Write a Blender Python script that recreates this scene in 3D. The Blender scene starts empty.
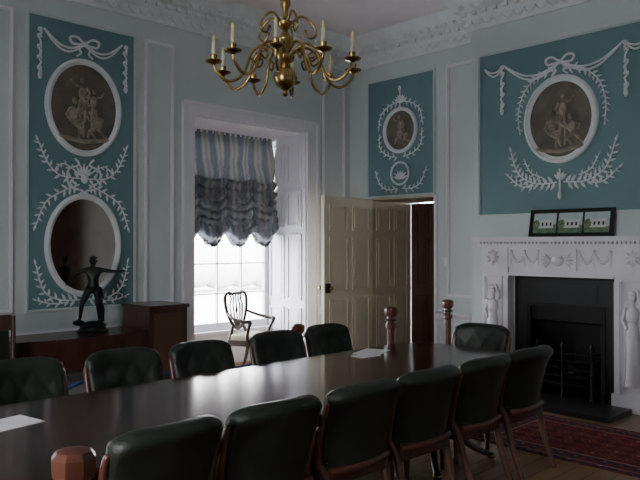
import bpy, bmesh, math, random
from mathutils import Vector, Matrix
random.seed(4)
S=bpy.context.scene
pi=math.pi
# ------------------------------------------------------------ materials
def mat(name,col,rough=.5,metal=0,col2=None,scale=6,bump=0,bscale=40,spec=.5,coat=0,detail=3,stretch=None):
    m=bpy.data.materials.new(name); m.use_nodes=True
    nt=m.node_tree; p=nt.nodes['Principled BSDF']
    p.inputs['Roughness'].default_value=rough; p.inputs['Metallic'].default_value=metal
    p.inputs['Specular IOR Level'].default_value=spec
    p.inputs['Coat Weight'].default_value=coat; p.inputs['Coat Roughness'].default_value=.08
    p.inputs['Base Color'].default_value=(*col,1)
    tc=nt.nodes.new('ShaderNodeTexCoord'); mp=nt.nodes.new('ShaderNodeMapping')
    nt.links.new(tc.outputs['Object'],mp.inputs['Vector'])
    if stretch: mp.inputs['Scale'].default_value=stretch
    c2=col2 if col2 else tuple(c*.9 for c in col)
    n=nt.nodes.new('ShaderNodeTexNoise'); n.inputs['Scale'].default_value=scale; n.inputs['Detail'].default_value=detail
    r=nt.nodes.new('ShaderNodeValToRGB'); r.color_ramp.elements[0].position=.35; r.color_ramp.elements[1].position=.65
    r.color_ramp.elements[0].color=(*c2,1); r.color_ramp.elements[1].color=(*col,1)
    nt.links.new(mp.outputs[0],n.inputs['Vector']); nt.links.new(n.outputs['Fac'],r.inputs[0]); nt.links.new(r.outputs[0],p.inputs['Base Color'])
    if bump:
        n2=nt.nodes.new('ShaderNodeTexNoise'); n2.inputs['Scale'].default_value=bscale
        b=nt.nodes.new('ShaderNodeBump'); b.inputs['Strength'].default_value=bump; b.inputs['Distance'].default_value=.01
        nt.links.new(mp.outputs[0],n2.inputs['Vector']); nt.links.new(n2.outputs['Fac'],b.inputs['Height']); nt.links.new(b.outputs[0],p.inputs['Normal'])
    return m
M={}
M['wall']=mat('wall_pale_mint',(.55,.62,.62),.75,col2=(.52,.59,.595),scale=1.5)
M['white']=mat('white_gloss_paint',(.74,.74,.79),.45,col2=(.70,.70,.75),scale=3)
M['plaster']=mat('white_plaster',(.73,.77,.79),.6)
M['teal']=mat('teal_paint',(.132,.240,.262),.7,col2=(.12,.22,.243),scale=2)
M['ceil']=mat('ceiling_paint',(.84,.80,.83),.8,scale=1)
M['cream']=mat('cream_door_paint',(.74,.68,.52),.45,col2=(.70,.64,.49),scale=3)
M['beige']=mat('beige_door_paint',(.56,.50,.37),.5,scale=3)
M['dkwood']=mat('dark_door_wood',(.11,.055,.040),.3,col2=(.07,.034,.025),scale=5,stretch=(4,4,.5))
M['mahog']=mat('mahogany',(.070,.025,.017),.3,col2=(.042,.014,.011),scale=5,stretch=(4,4,.6),coat=.3)
M['postw']=mat('red_mahogany',(.125,.040,.022),.35,col2=(.08,.025,.015),scale=8,coat=.3)
M['table']=mat('table_mahogany',(.036,.013,.009),.13,col2=(.020,.007,.005),scale=3,stretch=(.5,5,5),spec=.45)
M['leather']=mat('dark_green_leather',(.016,.024,.017),.42,col2=(.010,.016,.011),scale=9,bump=.25,bscale=120,spec=.4)
M['brass']=mat('polished_brass',(.46,.33,.13),.24,1,col2=(.34,.235,.08),scale=8)
M['bronze']=mat('dark_bronze',(.018,.021,.020),.45,.6,col2=(.010,.012,.011))
M['candle']=mat('ivory_candle',(.60,.55,.38),.5)
M['bulb']=mat('bulb_glass',(.75,.66,.30),.2)
M['marble']=mat('white_marble',(.73,.73,.77),.35,col2=(.63,.63,.68),scale=2.5,detail=8)
M['iron']=mat('black_iron',(.014,.014,.015),.42,.3)
M['soot']=mat('sooty_brick',(.012,.011,.010),.9)
M['slate']=mat('hearth_slate',(.018,.019,.021),.4)
M['medbg']=mat('medallion_ground',(.085,.078,.062),.6,col2=(.15,.135,.105),scale=5,detail=6)
M['medfig']=mat('medallion_figure',(.34,.30,.23),.6,col2=(.17,.145,.11),scale=12)
M['mirror']=mat('old_mirror',(.58,.52,.48),.07,1,col2=(.52,.47,.43))
M['paper']=mat('paper',(.8,.8,.82),.6)
M['rope']=mat('blue_rope',(.03,.09,.26),.7,bump=.6,bscale=90)
M['frameblk']=mat('black_frame',(.012,.012,.014),.3)
M['photosky']=mat('print_sky',(.42,.52,.52),.4,scale=14)
M['photogrn']=mat('print_green',(.06,.13,.07),.4,col2=(.16,.24,.13),scale=25)
M['photowht']=mat('print_house',(.60,.62,.60),.4)
M['chwood']=mat('dark_chair_wood',(.045,.026,.018),.4)
M['seatfab']=mat('striped_seat_fabric',(.50,.47,.36),.8)
M['ground']=mat('gravel_lawn',(.60,.60,.60),.9,col2=(.56,.57,.55),scale=2)
M['hedge']=mat('hedge_leaves',(.55,.57,.54),.9,col2=(.64,.65,.64),scale=9,bump=1,bscale=9)
M['gold']=mat('sideboard_panel',(.085,.042,.028),.4,scale=5)
M['frill']=mat('blue_frill',(.085,.10,.135),.6)
def floor_mat():
    m=bpy.data.materials.new('oak_floorboards'); m.use_nodes=True; nt=m.node_tree; p=nt.nodes['Principled BSDF']
    p.inputs['Roughness'].default_value=.32
    tc=nt.nodes.new('ShaderNodeTexCoord'); b=nt.nodes.new('ShaderNodeTexBrick')
    b.inputs['Scale'].default_value=1; b.inputs['Brick Width'].default_value=2.4; b.inputs['Row Height'].default_value=.14
    b.inputs['Mortar Size'].default_value=.004; b.offset=.37
    b.inputs['Color1'].default_value=(.34,.20,.095,1); b.inputs['Color2'].default_value=(.25,.14,.065,1); b.inputs['Mortar'].default_value=(.03,.015,.008,1)
    n=nt.nodes.new('ShaderNodeTexNoise'); n.inputs['Scale'].default_value=3; n.inputs['Detail'].default_value=6
    mp=nt.nodes.new('ShaderNodeMapping'); mp.inputs['Scale'].default_value=(1,14,1)
    mx=nt.nodes.new('ShaderNodeMixRGB'); mx.blend_type='MULTIPLY'; mx.inputs[0].default_value=.5
    nt.links.new(tc.outputs['Object'],b.inputs[0]); nt.links.new(tc.outputs['Object'],mp.inputs[0]); nt.links.new(mp.outputs[0],n.inputs['Vector'])
    nt.links.new(b.outputs['Color'],mx.inputs[1]); nt.links.new(n.outputs['Color'],mx.inputs[2]); nt.links.new(mx.outputs[0],p.inputs['Base Color'])
    return m
M['floor']=floor_mat()
def rug_mat(name,c1,c2,c3,sc):
    m=bpy.data.materials.new(name); m.use_nodes=True; nt=m.node_tree; p=nt.nodes['Principled BSDF']; p.inputs['Roughness'].default_value=.95
    p.inputs['Specular IOR Level'].default_value=.1
    tc=nt.nodes.new('ShaderNodeTexCoord'); v=nt.nodes.new('ShaderNodeTexVoronoi'); v.distance='MANHATTAN'; v.inputs['Scale'].default_value=sc; v.inputs['Randomness'].default_value=.25
    r=nt.nodes.new('ShaderNodeValToRGB'); r.color_ramp.interpolation='CONSTANT'
    e=r.color_ramp.elements; e[0].position=0; e[0].color=(*c3,1); e[1].position=.16; e[1].color=(*c2,1); x=e.new(.3); x.color=(*c1,1); y=e.new(.62); y.color=(*c2,1)
    nt.links.new(tc.outputs['Object'],v.inputs['Vector']); nt.links.new(v.outputs['Distance'],r.inputs[0]); nt.links.new(r.outputs[0],p.inputs['Base Color'])
    return m
M['rugf']=rug_mat('rug_field',(.16,.03,.028),(.08,.018,.027),(.24,.15,.10),7)
M['rugb']=rug_mat('rug_border',(.035,.027,.05),(.13,.032,.03),(.26,.17,.12),9)
M['rugc']=mat('rug_cream',(.22,.13,.10),.95,scale=30)
def blind_mat():
    m=bpy.data.materials.new('striped_silk'); m.use_nodes=True; nt=m.node_tree; p=nt.nodes['Principled BSDF']
    p.inputs['Roughness'].default_value=.38; p.inputs['Sheen Weight'].default_value=.1
    uv=nt.nodes.new('ShaderNodeUVMap'); uv.uv_map='UVMap'; s=nt.nodes.new('ShaderNodeSeparateXYZ'); nt.links.new(uv.outputs[0],s.inputs[0])
    a=nt.nodes.new('ShaderNodeMath'); a.operation='MULTIPLY'; a.inputs[1].default_value=8; f=nt.nodes.new('ShaderNodeMath'); f.operation='FRACT'
    nt.links.new(s.outputs[0],a.inputs[0]); nt.links.new(a.outputs[0],f.inputs[0])
    r=nt.nodes.new('ShaderNodeValToRGB'); e=r.color_ramp.elements
    B1=(.095,.115,.15,1); C1=(.27,.262,.22,1); B2=(.15,.17,.195,1)
    e[0].position=0; e[0].color=B1; e[1].position=.30; e[1].color=B1
    for q,c in ((.44,C1),(.52,C1),(.60,B2),(.68,B2),(.77,C1),(.84,C1),(.97,B1)):
        z=e.new(q); z.color=c
    nt.links.new(f.outputs[0],r.inputs[0])
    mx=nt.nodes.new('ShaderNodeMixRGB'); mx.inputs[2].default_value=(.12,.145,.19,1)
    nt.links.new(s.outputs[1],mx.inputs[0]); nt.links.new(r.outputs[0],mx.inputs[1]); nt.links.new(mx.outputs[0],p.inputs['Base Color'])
    n2=nt.nodes.new('ShaderNodeTexNoise'); n2.inputs['Scale'].default_value=16; n2.inputs['Detail'].default_value=4
    tc=nt.nodes.new('ShaderNodeTexCoord'); nt.links.new(tc.outputs['Object'],n2.inputs['Vector'])
    bp=nt.nodes.new('ShaderNodeBump'); bp.inputs['Strength'].default_value=.7; bp.inputs['Distance'].default_value=.03
    nt.links.new(n2.outputs['Fac'],bp.inputs['Height']); nt.links.new(bp.outputs[0],p.inputs['Normal'])
    t=nt.nodes.new('ShaderNodeBsdfTranslucent'); nt.links.new(mx.outputs[0],t.inputs[0])
    ms=nt.nodes.new('ShaderNodeMixShader'); ms.inputs[0].default_value=.035
    o=nt.nodes['Material Output']; nt.links.new(p.outputs[0],ms.inputs[1]); nt.links.new(t.outputs[0],ms.inputs[2]); nt.links.new(ms.outputs[0],o.inputs[0])
    return m
M['blind']=blind_mat()

# ------------------------------------------------------------ builder
def catmull(pts,n=6,closed=False):
    P=[Vector(p) for p in pts]; out=[]; N=len(P)
    rng=N if closed else N-1
    for i in range(rng):
        if closed: p0,p1,p2,p3=P[(i-1)%N],P[i],P[(i+1)%N],P[(i+2)%N]
        else: p0=P[max(i-1,0)];p1=P[i];p2=P[i+1];p3=P[min(i+2,N-1)]
        for k in range(n):
            t=k/n
            out.append(.5*((2*p1)+(p2-p0)*t+(2*p0-5*p1+4*p2-p3)*t*t+(3*p1-p0-3*p2+p3)*t**3))
    if not closed: out.append(P[-1])
    return out
class B:
    def __init__(s): s.v=[];s.f=[];s.m=[];s.mats=[];s.T=Matrix();s.map=None
    def mi(s,k):
        if k not in s.mats: s.mats.append(k)
        return s.mats.index(k)
    def add(s,vs,fs,k):
        o=len(s.v); i=s.mi(k)
        for p in vs:
            p=Vector(p)
            if s.map: p=Vector(s.map(*p))
            s.v.append(s.T@p)
        for f in fs: s.f.append([a+o for a in f]); s.m.append(i)
    def box(s,x0,x1,y0,y1,z0,z1,k):
        vs=[(x,y,z) for x in (x0,x1) for y in (y0,y1) for z in (z0,z1)]
        s.add(vs,[(0,1,3,2),(4,6,7,5),(0,4,5,1),(2,3,7,6),(0,2,6,4),(1,5,7,3)],k)
    def prism(s,poly,z0,z1,k):
        n=len(poly); vs=[(x,y,z0) for x,y in poly]+[(x,y,z1) for x,y in poly]
        s.add(vs,[tuple(range(n))[::-1],tuple(range(n,2*n))]+[(i,(i+1)%n,(i+1)%n+n,i+n) for i in range(n)],k)
    def lathe(s,prof,cx,cy,k,seg=20,z=0,sx=1,sy=1):
        vs=[];fs=[];n=len(prof)
        for r,h in prof:
            for i in range(seg):
                a=2*pi*i/seg; vs.append((cx+r*math.cos(a)*sx,cy+r*math.sin(a)*sy,z+h))
        for j in range(n-1):
            for i in range(seg):
                fs.append((j*seg+i,j*seg+(i+1)%seg,(j+1)*seg+(i+1)%seg,(j+1)*seg+i))
        fs.append(tuple(range(seg))[::-1]); fs.append(tuple((n-1)*seg+i for i in range(seg)))
        s.add(vs,fs,k)
    def tube(s,pts,r,k,seg=8,closed=False,flat=1):
        P=[Vector(p) for p in pts]; n=len(P)
        R=r if isinstance(r,(list,tuple)) else [r]*n
        if len(R)!=n:
            R0=R; R=[]
            for i in range(n):
                q=i*(len(R0)-1)/(n-1); a=min(int(q),len(R0)-2); R.append(R0[a]+(R0[a+1]-R0[a])*(q-a))
        vs=[];fs=[];nr=None
        for i in range(n):
            if closed: t=P[(i+1)%n]-P[(i-1)%n]
            else: t=P[min(i+1,n-1)]-P[max(i-1,0)]
            if t.length<1e-9: t=Vector((0,0,1))
            t.normalize()
            if nr is None:
                a=Vector((0,0,1)) if abs(t.z)<.9 else Vector((1,0,0))
                nr=(a-t*a.dot(t)).normalized()
            else:
                nr=nr-t*nr.dot(t)
                nr=nr.normalized() if nr.length>1e-6 else Vector((1,0,0))
            b=t.cross(nr)
            for q in range(seg):
                a=2*pi*q/seg; vs.append(P[i]+(nr*math.cos(a)+b*math.sin(a)*flat)*R[i])
        for i in range(n if closed else n-1):
            for q in range(seg):
                j=(i+1)%n; fs.append((i*seg+q,i*seg+(q+1)%seg,j*seg+(q+1)%seg,j*seg+q))
        if not closed: fs.append(tuple(range(seg))[::-1]); fs.append(tuple((n-1)*seg+q for q in range(seg)))
        s.add(vs,fs,k)
    def sell(s,c,r,k,e=1.0,nu=16,nv=10):
        def sg(a,e): return math.copysign(abs(a)**e,a)
        vs=[];fs=[]
        for j in range(nv+1):
            ph=-pi/2+pi*j/nv
            for i in range(nu):
                th=2*pi*i/nu
                vs.append((c[0]+r[0]*sg(math.cos(ph),e)*sg(math.cos(th),e),c[1]+r[1]*sg(math.cos(ph),e)*sg(math.sin(th),e),c[2]+r[2]*sg(math.sin(ph),e)))
        for j in range(nv):
            for i in range(nu): fs.append((j*nu+i,j*nu+(i+1)%nu,(j+1)*nu+(i+1)%nu,(j+1)*nu+i))
        s.add(vs,fs,k)
    def out(s,name,parent=None,smooth=35,bevel=0,loc=None,rotz=0):
        me=bpy.data.meshes.new(name); me.from_pydata([tuple(v) for v in s.v],[],s.f)
        for k in s.mats: me.materials.append(M[k])
        me.polygons.foreach_set('material_index',s.m)
        bm=bmesh.new(); bm.from_mesh(me); bmesh.ops.remove_doubles(bm,verts=bm.verts,dist=1e-5)
        bmesh.ops.recalc_face_normals(bm,faces=bm.faces); bm.to_mesh(me); bm.free()
        if smooth:
            me.polygons.foreach_set('use_smooth',[True]*len(me.polygons))
            try: me.set_sharp_from_angle(angle=math.radians(smooth))
            except Exception: pass
        o=bpy.data.objects.new(name,me); S.collection.objects.link(o)
        if bevel:
            b=o.modifiers.new('bevel','BEVEL'); b.width=bevel; b.segments=2; b.limit_method='ANGLE'
        if loc: o.location=loc
        o.rotation_euler[2]=rotz
        if parent: o.parent=parent
        return o
def empty(name,loc=(0,0,0),rotz=0):
    o=bpy.data.objects.new(name,None); o.location=loc; o.rotation_euler[2]=rotz; o.empty_display_size=.1
    S.collection.objects.link(o); return o

X0=7.2; XB=6.83; Y0=6.74; H=4.48; XW=-2.0; YR=-2.0
BY0,BY1=2.25,4.45
PL=lambda u,v,n:(u,Y0-n,v)
PR=lambda u,v,n:(X0-n,u,v)
PB=lambda u,v,n:(XB-n,u,v)
# ------------------------------------------------------------ shell
b=B(); b.box(XW-.3,X0+1.2,YR-.3,Y0+.9,-.1,0,'floor'); b.out('floor',smooth=0)
b=B(); b.box(XW-.3,X0+1.2,YR-.3,Y0+.9,H,H+.15,'ceil'); b.out('ceiling',smooth=0)
WT=.9
b=B()
for a in [(XW-.3,-1.0,0,H),(-1.0,.3,0,.9),(-1.0,.3,3.0,H),(.3,4.53,0,H),(4.53,6.34,3.12,H),(6.34,X0+1.2,0,H)]:
    b.box(a[0],a[1],Y0,Y0+WT,a[2],a[3],'wall')
b.out('wall_left',smooth=0)
DY0,DY1,DZ=5.245,6.334,2.24
b=B()
for a in [(YR-.3,DY0,0,H),(DY0,DY1,DZ,H),(DY1,Y0,0,H)]:
    b.box(X0,X0+1.1,a[0],a[1],a[2],a[3],'wall')
FY0,FY1,FZ=2.75,3.90,1.27
b.box(XB,X0,BY0,FY0,0,H,'wall'); b.box(XB,X0,FY1,BY1,0,H,'wall'); b.box(XB,X0,FY0,FY1,FZ,H,'wall')
b.out('wall_right',smooth=0)
b=B(); b.box(XW,X0,YR-.3,YR,0,H,'wall'); b.out('wall_rear',smooth=0)
b=B()
for a in [(YR,1.3,0,H),(1.3,2.7,0,.9),(1.3,2.7,3.0,H),(2.7,Y0,0,H)]:
    b.box(XW-.3,XW,a[0],a[1],a[2],a[3],'wall')
b.out('wall_side',smooth=0)
# bookcase made up on the unseen rear wall, to brown the mirror's reflection
b=B(); b.box(5.7,7.1,YR+.01,YR+.05,0,2.7,'dkwood')
for x in (5.7,6.39,7.06): b.box(x,x+.04,YR+.05,YR+.4,0,2.7,'dkwood')
for z in (0,.45,.85,1.25,1.65,2.05,2.66):
    b.box(5.74,7.06,YR+.05,YR+.4,z,z+.04,'dkwood')
for z in (.49,.89,1.29,1.69):
    for xs in (5.76,6.45):
        x=xs
        while x<xs+.56:
            t=random.uniform(.03,.05); b.box(x,x+t-.004,YR+.1,YR+.34,z,z+random.uniform(.24,.32),random.choice(['mahog','leather','postw','gold'])); x+=t
b.out('mirror_fill_bookcase',smooth=0)

# cornice
prof=[(0,4.08),(.025,4.08),(.03,4.12),(.045,4.14),(.05,4.20),(.09,4.24),(.10,4.28),(.16,4.30),(.175,4.35),(.21,4.38),(.24,4.44),(.25,4.48),(0,4.48)]
def run(b,mp,u0,u1,k='plaster',m0=0,m1=0,pr=prof):
    n=len(pr); vs=[mp(u0+m0*p[0],p[1],p[0]) for p in pr]+[mp(u1+m1*p[0],p[1],p[0]) for p in pr]
    b.add(vs,[tuple(range(n)),tuple(range(n,2*n))[::-1]]+[(i,(i+1)%n,(i+1)%n+n,i+n) for i in range(n)],k)
def orn(b,mp,u0,u1):
    n=int((u1-u0)/.13)
    for i in range(n):
        u=u0+(i+.5)*(u1-u0)/n
        b.map=mp
        b.sell((u,4.325,.17),(.035,.035,.025),'plaster',nu=8,nv=6)
        b.box(u-.03,u+.03,4.235,4.28,.08,.125,'plaster')
        pts=[(u-.065+.13*t,4.17-.055*math.sin(pi*t),.055) for t in (0,.25,.5,.75,1)]
        b.tube(pts,.011,'plaster',seg=5)
        b.sell((u-.065,4.17,.06),(.016,.02,.014),'plaster',nu=6,nv=4)
        b.map=None
b=B(); run(b,PL,XW,X0,m1=-1); orn(b,PL,.4,X0-.25); b.out('trim_1',smooth=40)
b=B(); run(b,PR,BY1,Y0,m1=-1); orn(b,PR,BY1+.05,Y0-.25); run(b,PR,YR,BY0)
b.out('trim_2',smooth=40)
b=B(); run(b,PB,BY0,BY1,m0=-1,m1=1); orn(b,PB,BY0-.1,BY1+.1)
PS=lambda u,v,n:(u,BY1+n,v)
run(b,PS,XB,X0,m0=-1); PS2=lambda u,v,n:(u,BY0-n,v); run(b,PS2,XB,X0,m0=-1); b.out('trim_3',smooth=40)
dado=[(0,.66),(.015,.66),(.03,.69),(.045,.71),(.05,.735),(.03,.75),(0,.755)]
skp=[(0,0),(.03,0),(.03,.16),(.02,.19),(.008,.21),(0,.21)]
b=B()
for u0,u1 in ((.3,4.37),(6.54,X0)): run(b,PL,u0,u1,'white',pr=dado)
b.out('trim_4')
b=B()
for u0,u1 in ((BY1,DY0-.04),(DY1+.04,Y0)): run(b,PR,u0,u1,'white',pr=dado)
b.out('trim_5')
b=B()
for u0,u1 in ((XW,4.37),(6.54,X0)): run(b,PL,u0,u1,'white',pr=skp)
b.out('baseboard_left')
b=B()
for u0,u1 in ((BY1,DY0-.04),(DY1+.04,Y0),(YR,BY0)): run(b,PR,u0,u1,'white',pr=skp)
b.out('baseboard_right')
def fr(b,mp,u0,u1,v0,v1,w=.035,n=.022,k='white',n0=0):
    b.map=mp
    b.box(u0,u1,v0,v0+w,n0,n,k);b.box(u0,u1,v1-w,v1,n0,n,k);b.box(u0,u0+w,v0+w,v1-w,n0,n,k);b.box(u1-w,u1,v0+w,v1-w,n0,n,k)
    w2=w*.4; n2=n+.012
    b.box(u0+w2*.5,u1-w2*.5,v0+w2*.5,v0+w2*1.5,n,n2,k);b.box(u0+w2*.5,u1-w2*.5,v1-w2*1.5,v1-w2*.5,n,n2,k)
    b.box(u0+w2*.5,u0+w2*1.5,v0+w2*1.5,v1-w2*1.5,n,n2,k);b.box(u1-w2*1.5,u1-w2*.5,v0+w2*1.5,v1-w2*1.5,n,n2,k)
    b.map=None
b=B()
for u0,u1 in ((.7,2.48),(3.89,4.26),(6.64,7.08)): fr(b,PL,u0,u1,.95,3.87)
for u0,u1 in ((.7,2.48),(2.62,3.76),(6.64,7.08)): fr(b,PL,u0,u1,.27,.62)
fr(b,PR,4.62,5.05,.95,3.87); fr(b,PR,4.62,5.05,.27,.62)
b.out('trim_6',smooth=0)

# ------------------------------------------------------------ ornament helpers
def leaf(b,u,v,a,L,W,n0=.014,k='plaster'):
    d=Vector((math.cos(a),math.sin(a))); p=Vector((-d.y,d.x))
    base=Vector((u,v)); q=[base,base+d*L*.35+p*W*.5,base+d*L*.7+p*W*.35,base+d*L,base+d*L*.7-p*W*.35,base+d*L*.35-p*W*.5]
    c=base+d*L*.5
    vs=[(x.x,x.y,n0+.004) for x in q]+[(c.x,c.y,n0+.02)]
    vs+=[(x.x,x.y,n0-.006) for x in q]
    fs=[(i,(i+1)%6,6) for i in range(6)]+[(i,(i+1)%6,(i+1)%6+7,i+7) for i in range(6)]
    b.add(vs,fs,k)
def branch(b,pts,L=.095,W=.04,step=.055,stem=.008,taper=True):
    L*=.9; W*=.8
    c=catmull([(p[0],p[1],0) for p in pts],8)
    b.tube([(p.x,p.y,.022) for p in c],stem,'plaster',seg=5)
    acc=0; side=1; tot=sum((c[i+1]-c[i]).length for i in range(len(c)-1)); run_=0
    for i in range(len(c)-1):
        d=c[i+1]-c[i]; acc+=d.length; run_+=d.length
        if acc>step*.5:
            acc=0; side=-side; a=math.atan2(d.y,d.x); f=1-.35*run_/tot if taper else 1
            leaf(b,c[i].x,c[i].y,a+side*.95,L*f,W*f)
    d=c[-1]-c[-2]; leaf(b,c[-1].x,c[-1].y,math.atan2(d.y,d.x),L*.8,W*.8)
def bow(b,u,v,s):
    for sg in (-1,1):
        pts=[(u,v),(u+sg*.5*s,v+.38*s),(u+sg*.95*s,v+.3*s),(u+sg*.85*s,v-.05*s),(u+sg*.4*s,v-.06*s),(u,v)]
        b.tube([(p.x,p.y,.028) for p in catmull([(x,y,0) for x,y in pts],6)],.013,'plaster',seg=6)
        pts=[(u,v),(u+sg*.35*s,v-.35*s),(u+sg*.25*s,v-.6*s),(u+sg*.55*s,v-.85*s)]
        b.tube([(p.x,p.y,.028) for p in catmull([(x,y,0) for x,y in pts],6)],.010,'plaster',seg=6)
    b.sell((u,v,.03),(.03,.03,.02),'plaster',nu=8,nv=6)
def swag(b,u0,v0,u1,v1,sag,r=.011):
    for o in (0,.03):
        b.tube([(u0+(u1-u0)*t/10,v0+(v1-v0)*t/10-(sag+o*1.4)*math.sin(pi*t/10),.024) for t in range(11)],r,'plaster',seg=6)
def tail(b,u,v,L):
    pts=[(u+.018*math.sin(t*2.2),v-L*t/12,.024) for t in range(13)]
    b.tube(pts,[.013,.010,.014,.010,.016],'plaster',seg=6)
    for t in range(1,12,3): leaf(b,u,v-L*t/12,-pi/2+.5,.05,.03); leaf(b,u,v-L*t/12,-pi/2-.5,.05,.03)
    b.sell((u,v-L-.03,.028),(.024,.045,.018),'plaster',nu=8,nv=6); b.sell((u,v,.03),(.026,.026,.02),'plaster',nu=8,nv=6)
def ell(u,v,ru,rv,n,N=48): return [(u+ru*math.cos(2*pi*i/N),v+rv*math.sin(2*pi*i/N),n) for i in range(N)]
def oval(b,u,v,ru,rv,inner='medbg',fw=.06):
    rings=[(0,.0),(0,.035),(.012,.05),(.03,.055),(.04,.04),(fw,.03),(fw,.016)]
    N=56; vs=[];fs=[]
    for d,n in rings: vs+=ell(u,v,ru-d,rv-d,n,N)
    for j in range(len(rings)-1):
        for i in range(N): fs.append((j*N+i,j*N+(i+1)%N,(j+1)*N+(i+1)%N,(j+1)*N+i))
    b.add(vs,fs,'plaster')
    vs=ell(u,v,ru-fw,rv-fw,.018,N); b.add(vs,[tuple(range(N))],inner)
def fig(b,u,v,h,pose,fl=1,k='medfig'):
    def P(x,y,n=.022): return (u+fl*x*h,v+y*h,n)
    if pose=='stand':
        legs=[[(-.03,.5),(-.06,.27),(-.05,.0)],[(.04,.5),(.08,.28),(.05,.02)]]; arms=[[(-.09,.8),(-.17,.66),(-.1,.55)],[(.09,.8),(.2,.82),(.27,.93)]]; tor=(0,.66); hd=(.01,.93)
    elif pose=='sit':
        legs=[[(0,.33),(.2,.36),(.22,.02)],[(.02,.31),(.14,.30),(.12,-.02)]]; arms=[[(-.06,.58),(-.14,.44),(-.02,.38)],[(.07,.58),(.18,.5),(.28,.55)]]; tor=(0,.47); hd=(.03,.74)
    else:
        legs=[[(0,.3),(.16,.22),(.02,.05)],[(-.02,.3),(-.15,.17),(-.28,.04)]]; arms=[[(.05,.52),(.16,.45),(.24,.55)],[(-.06,.52),(-.15,.5),(-.12,.36)]]; tor=(.01,.42); hd=(.06,.68)
    for l in legs: b.tube([P(*q) for q in l],[.06*h,.045*h,.028*h],k,seg=6,flat=.8)
    for l in arms: b.tube([P(*q) for q in l],[.035*h,.03*h,.022*h],k,seg=6)
    b.sell(P(*tor),(.10*h,.17*h,.022),k,nu=10,nv=8); b.sell(P(hd[0],hd[1],.028),(.052*h,.07*h,.02),k,nu=10,nv=8)
    b.tube([P(-.12,.42,.02),P(.0,.3,.022),P(.16,.2,.02),P(.2,.05,.018)],[.03*h,.06*h,.05*h,.03*h],k,seg=6)
def panel(b,u0,u1,v0,v1):
    b.box(u0,u1,v0,v1,0,.012,'teal')
b=B(); b.map=PL; panel(b,2.628,3.755,.965,3.865); b.map=None
fr(b,PL,2.60,3.783,.94,3.89,w=.03,n=.02,k='wall'); b.map=PL
cu=3.19
oval(b,cu,3.01,.41,.50); oval(b,cu,1.60,.41,.53,'mirror')
fig(b,cu-.12,2.70,.50,'sit'); fig(b,cu+.13,2.68,.46,'kneel',-1); fig(b,cu-.02,2.86,.46,'stand',-1); fig(b,cu+.1,2.80,.42,'stand')
b.tube([(cu-.27,2.70,.02),(cu,2.66,.02),(cu+.26,2.70,.02)],.025,'medfig',seg=6)
bow(b,cu,3.66,.16)
for sg in (-1,1):
    swag(b,cu,3.66,cu+sg*.42,3.74,.10); tail(b,cu+sg*.46,3.72,.42)
    branch(b,[(cu+sg*.04,2.28),(cu+sg*.25,2.30),(cu+sg*.38,2.42),(cu+sg*.47,2.62)])
    branch(b,[(cu+sg*.05,2.22),(cu+sg*.25,2.13),(cu+sg*.40,2.02),(cu+sg*.49,1.80)])
    branch(b,[(cu+sg*.1,2.36),(cu+sg*.22,2.42),(cu+sg*.3,2.36)],L=.06,W=.03)
    branch(b,[(cu+sg*.05,1.04),(cu+sg*.28,1.06),(cu+sg*.42,1.16),(cu+sg*.49,1.40)])
    branch(b,[(cu+sg*.2,1.02),(cu+sg*.35,1.02),(cu+sg*.48,1.06)],L=.07,W=.03)
    b.tube([(p.x,p.y,.028) for p in catmull([(cu+sg*.02,2.16,0),(cu+sg*.16,2.2,0),(cu+sg*.17,2.36,0),(cu+sg*.06,2.42,0),(cu+sg*.1,2.48,0)],6)],.011,'plaster',seg=6)
for i in range(7): leaf(b,cu,2.30,pi/2+(i-3)*.35,.14,.03)
b.sell((cu,2.28,.03),(.04,.05,.025),'plaster')
for i in range(5): leaf(b,cu,2.16,-pi/2+(i-2)*.4,.08,.03)
b.map=None; b.out('plaster_wall_panel')
b=B(); b.map=PR; panel(b,5.26,6.37,2.275,3.85); b.map=None
fr(b,PR,5.23,6.40,2.245,3.88,w=.03,n=.02,k='wall'); b.map=PR
cu=5.80
oval(b,cu,3.14,.29,.31,fw=.05)
fig(b,cu,2.93,.42,'stand'); fig(b,cu-.10,2.93,.3,'kneel')
for i in range(7): leaf(b,cu,3.5,pi/2+(i-3)*.33,.13,.035)
b.tube([(cu,3.45,.025),(cu,3.70,.025)],.01,'plaster',seg=5); b.sell((cu,3.70,.03),(.025,.04,.02),'plaster',nu=8,nv=6)
for sg in (-1,1):
    branch(b,[(cu+sg*.05,3.52),(cu+sg*.2,3.48),(cu+sg*.33,3.38),(cu+sg*.37,3.22)],L=.08,W=.035)
    branch(b,[(cu+sg*.05,2.78),(cu+sg*.22,2.82),(cu+sg*.35,2.93),(cu+sg*.36,3.08)],L=.08,W=.035)
    branch(b,[(cu+sg*.04,2.36),(cu+sg*.2,2.35),(cu+sg*.34,2.42),(cu+sg*.42,2.58)],L=.08,W=.035)
b.tube(ell(cu,2.56,.15,.15,.026,24),.014,'plaster',seg=6,closed=True)
for i in range(7): leaf(b,cu,2.48,pi/2+(i-3)*.4,.13,.035)
b.map=None; b.out('plaster_wall_panel')
b=B(); b.map=PB; panel(b,2.37,4.33,1.945,3.755); b.map=None
fr(b,PB,2.34,4.36,1.915,3.785,w=.03,n=.02,k='wall'); b.map=PB
cu=3.36
oval(b,cu,2.92,.41,.465,fw=.07)
fig(b,cu+.10,2.62,.50,'sit',-1); fig(b,cu-.14,2.62,.46,'kneel'); fig(b,cu-.03,2.72,.46,'stand',-1)
b.tube([(cu-.26,2.62,.02),(cu,2.58,.02),(cu+.26,2.62,.02)],.025,'medfig',seg=6)
bow(b,cu,3.52,.16)
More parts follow.
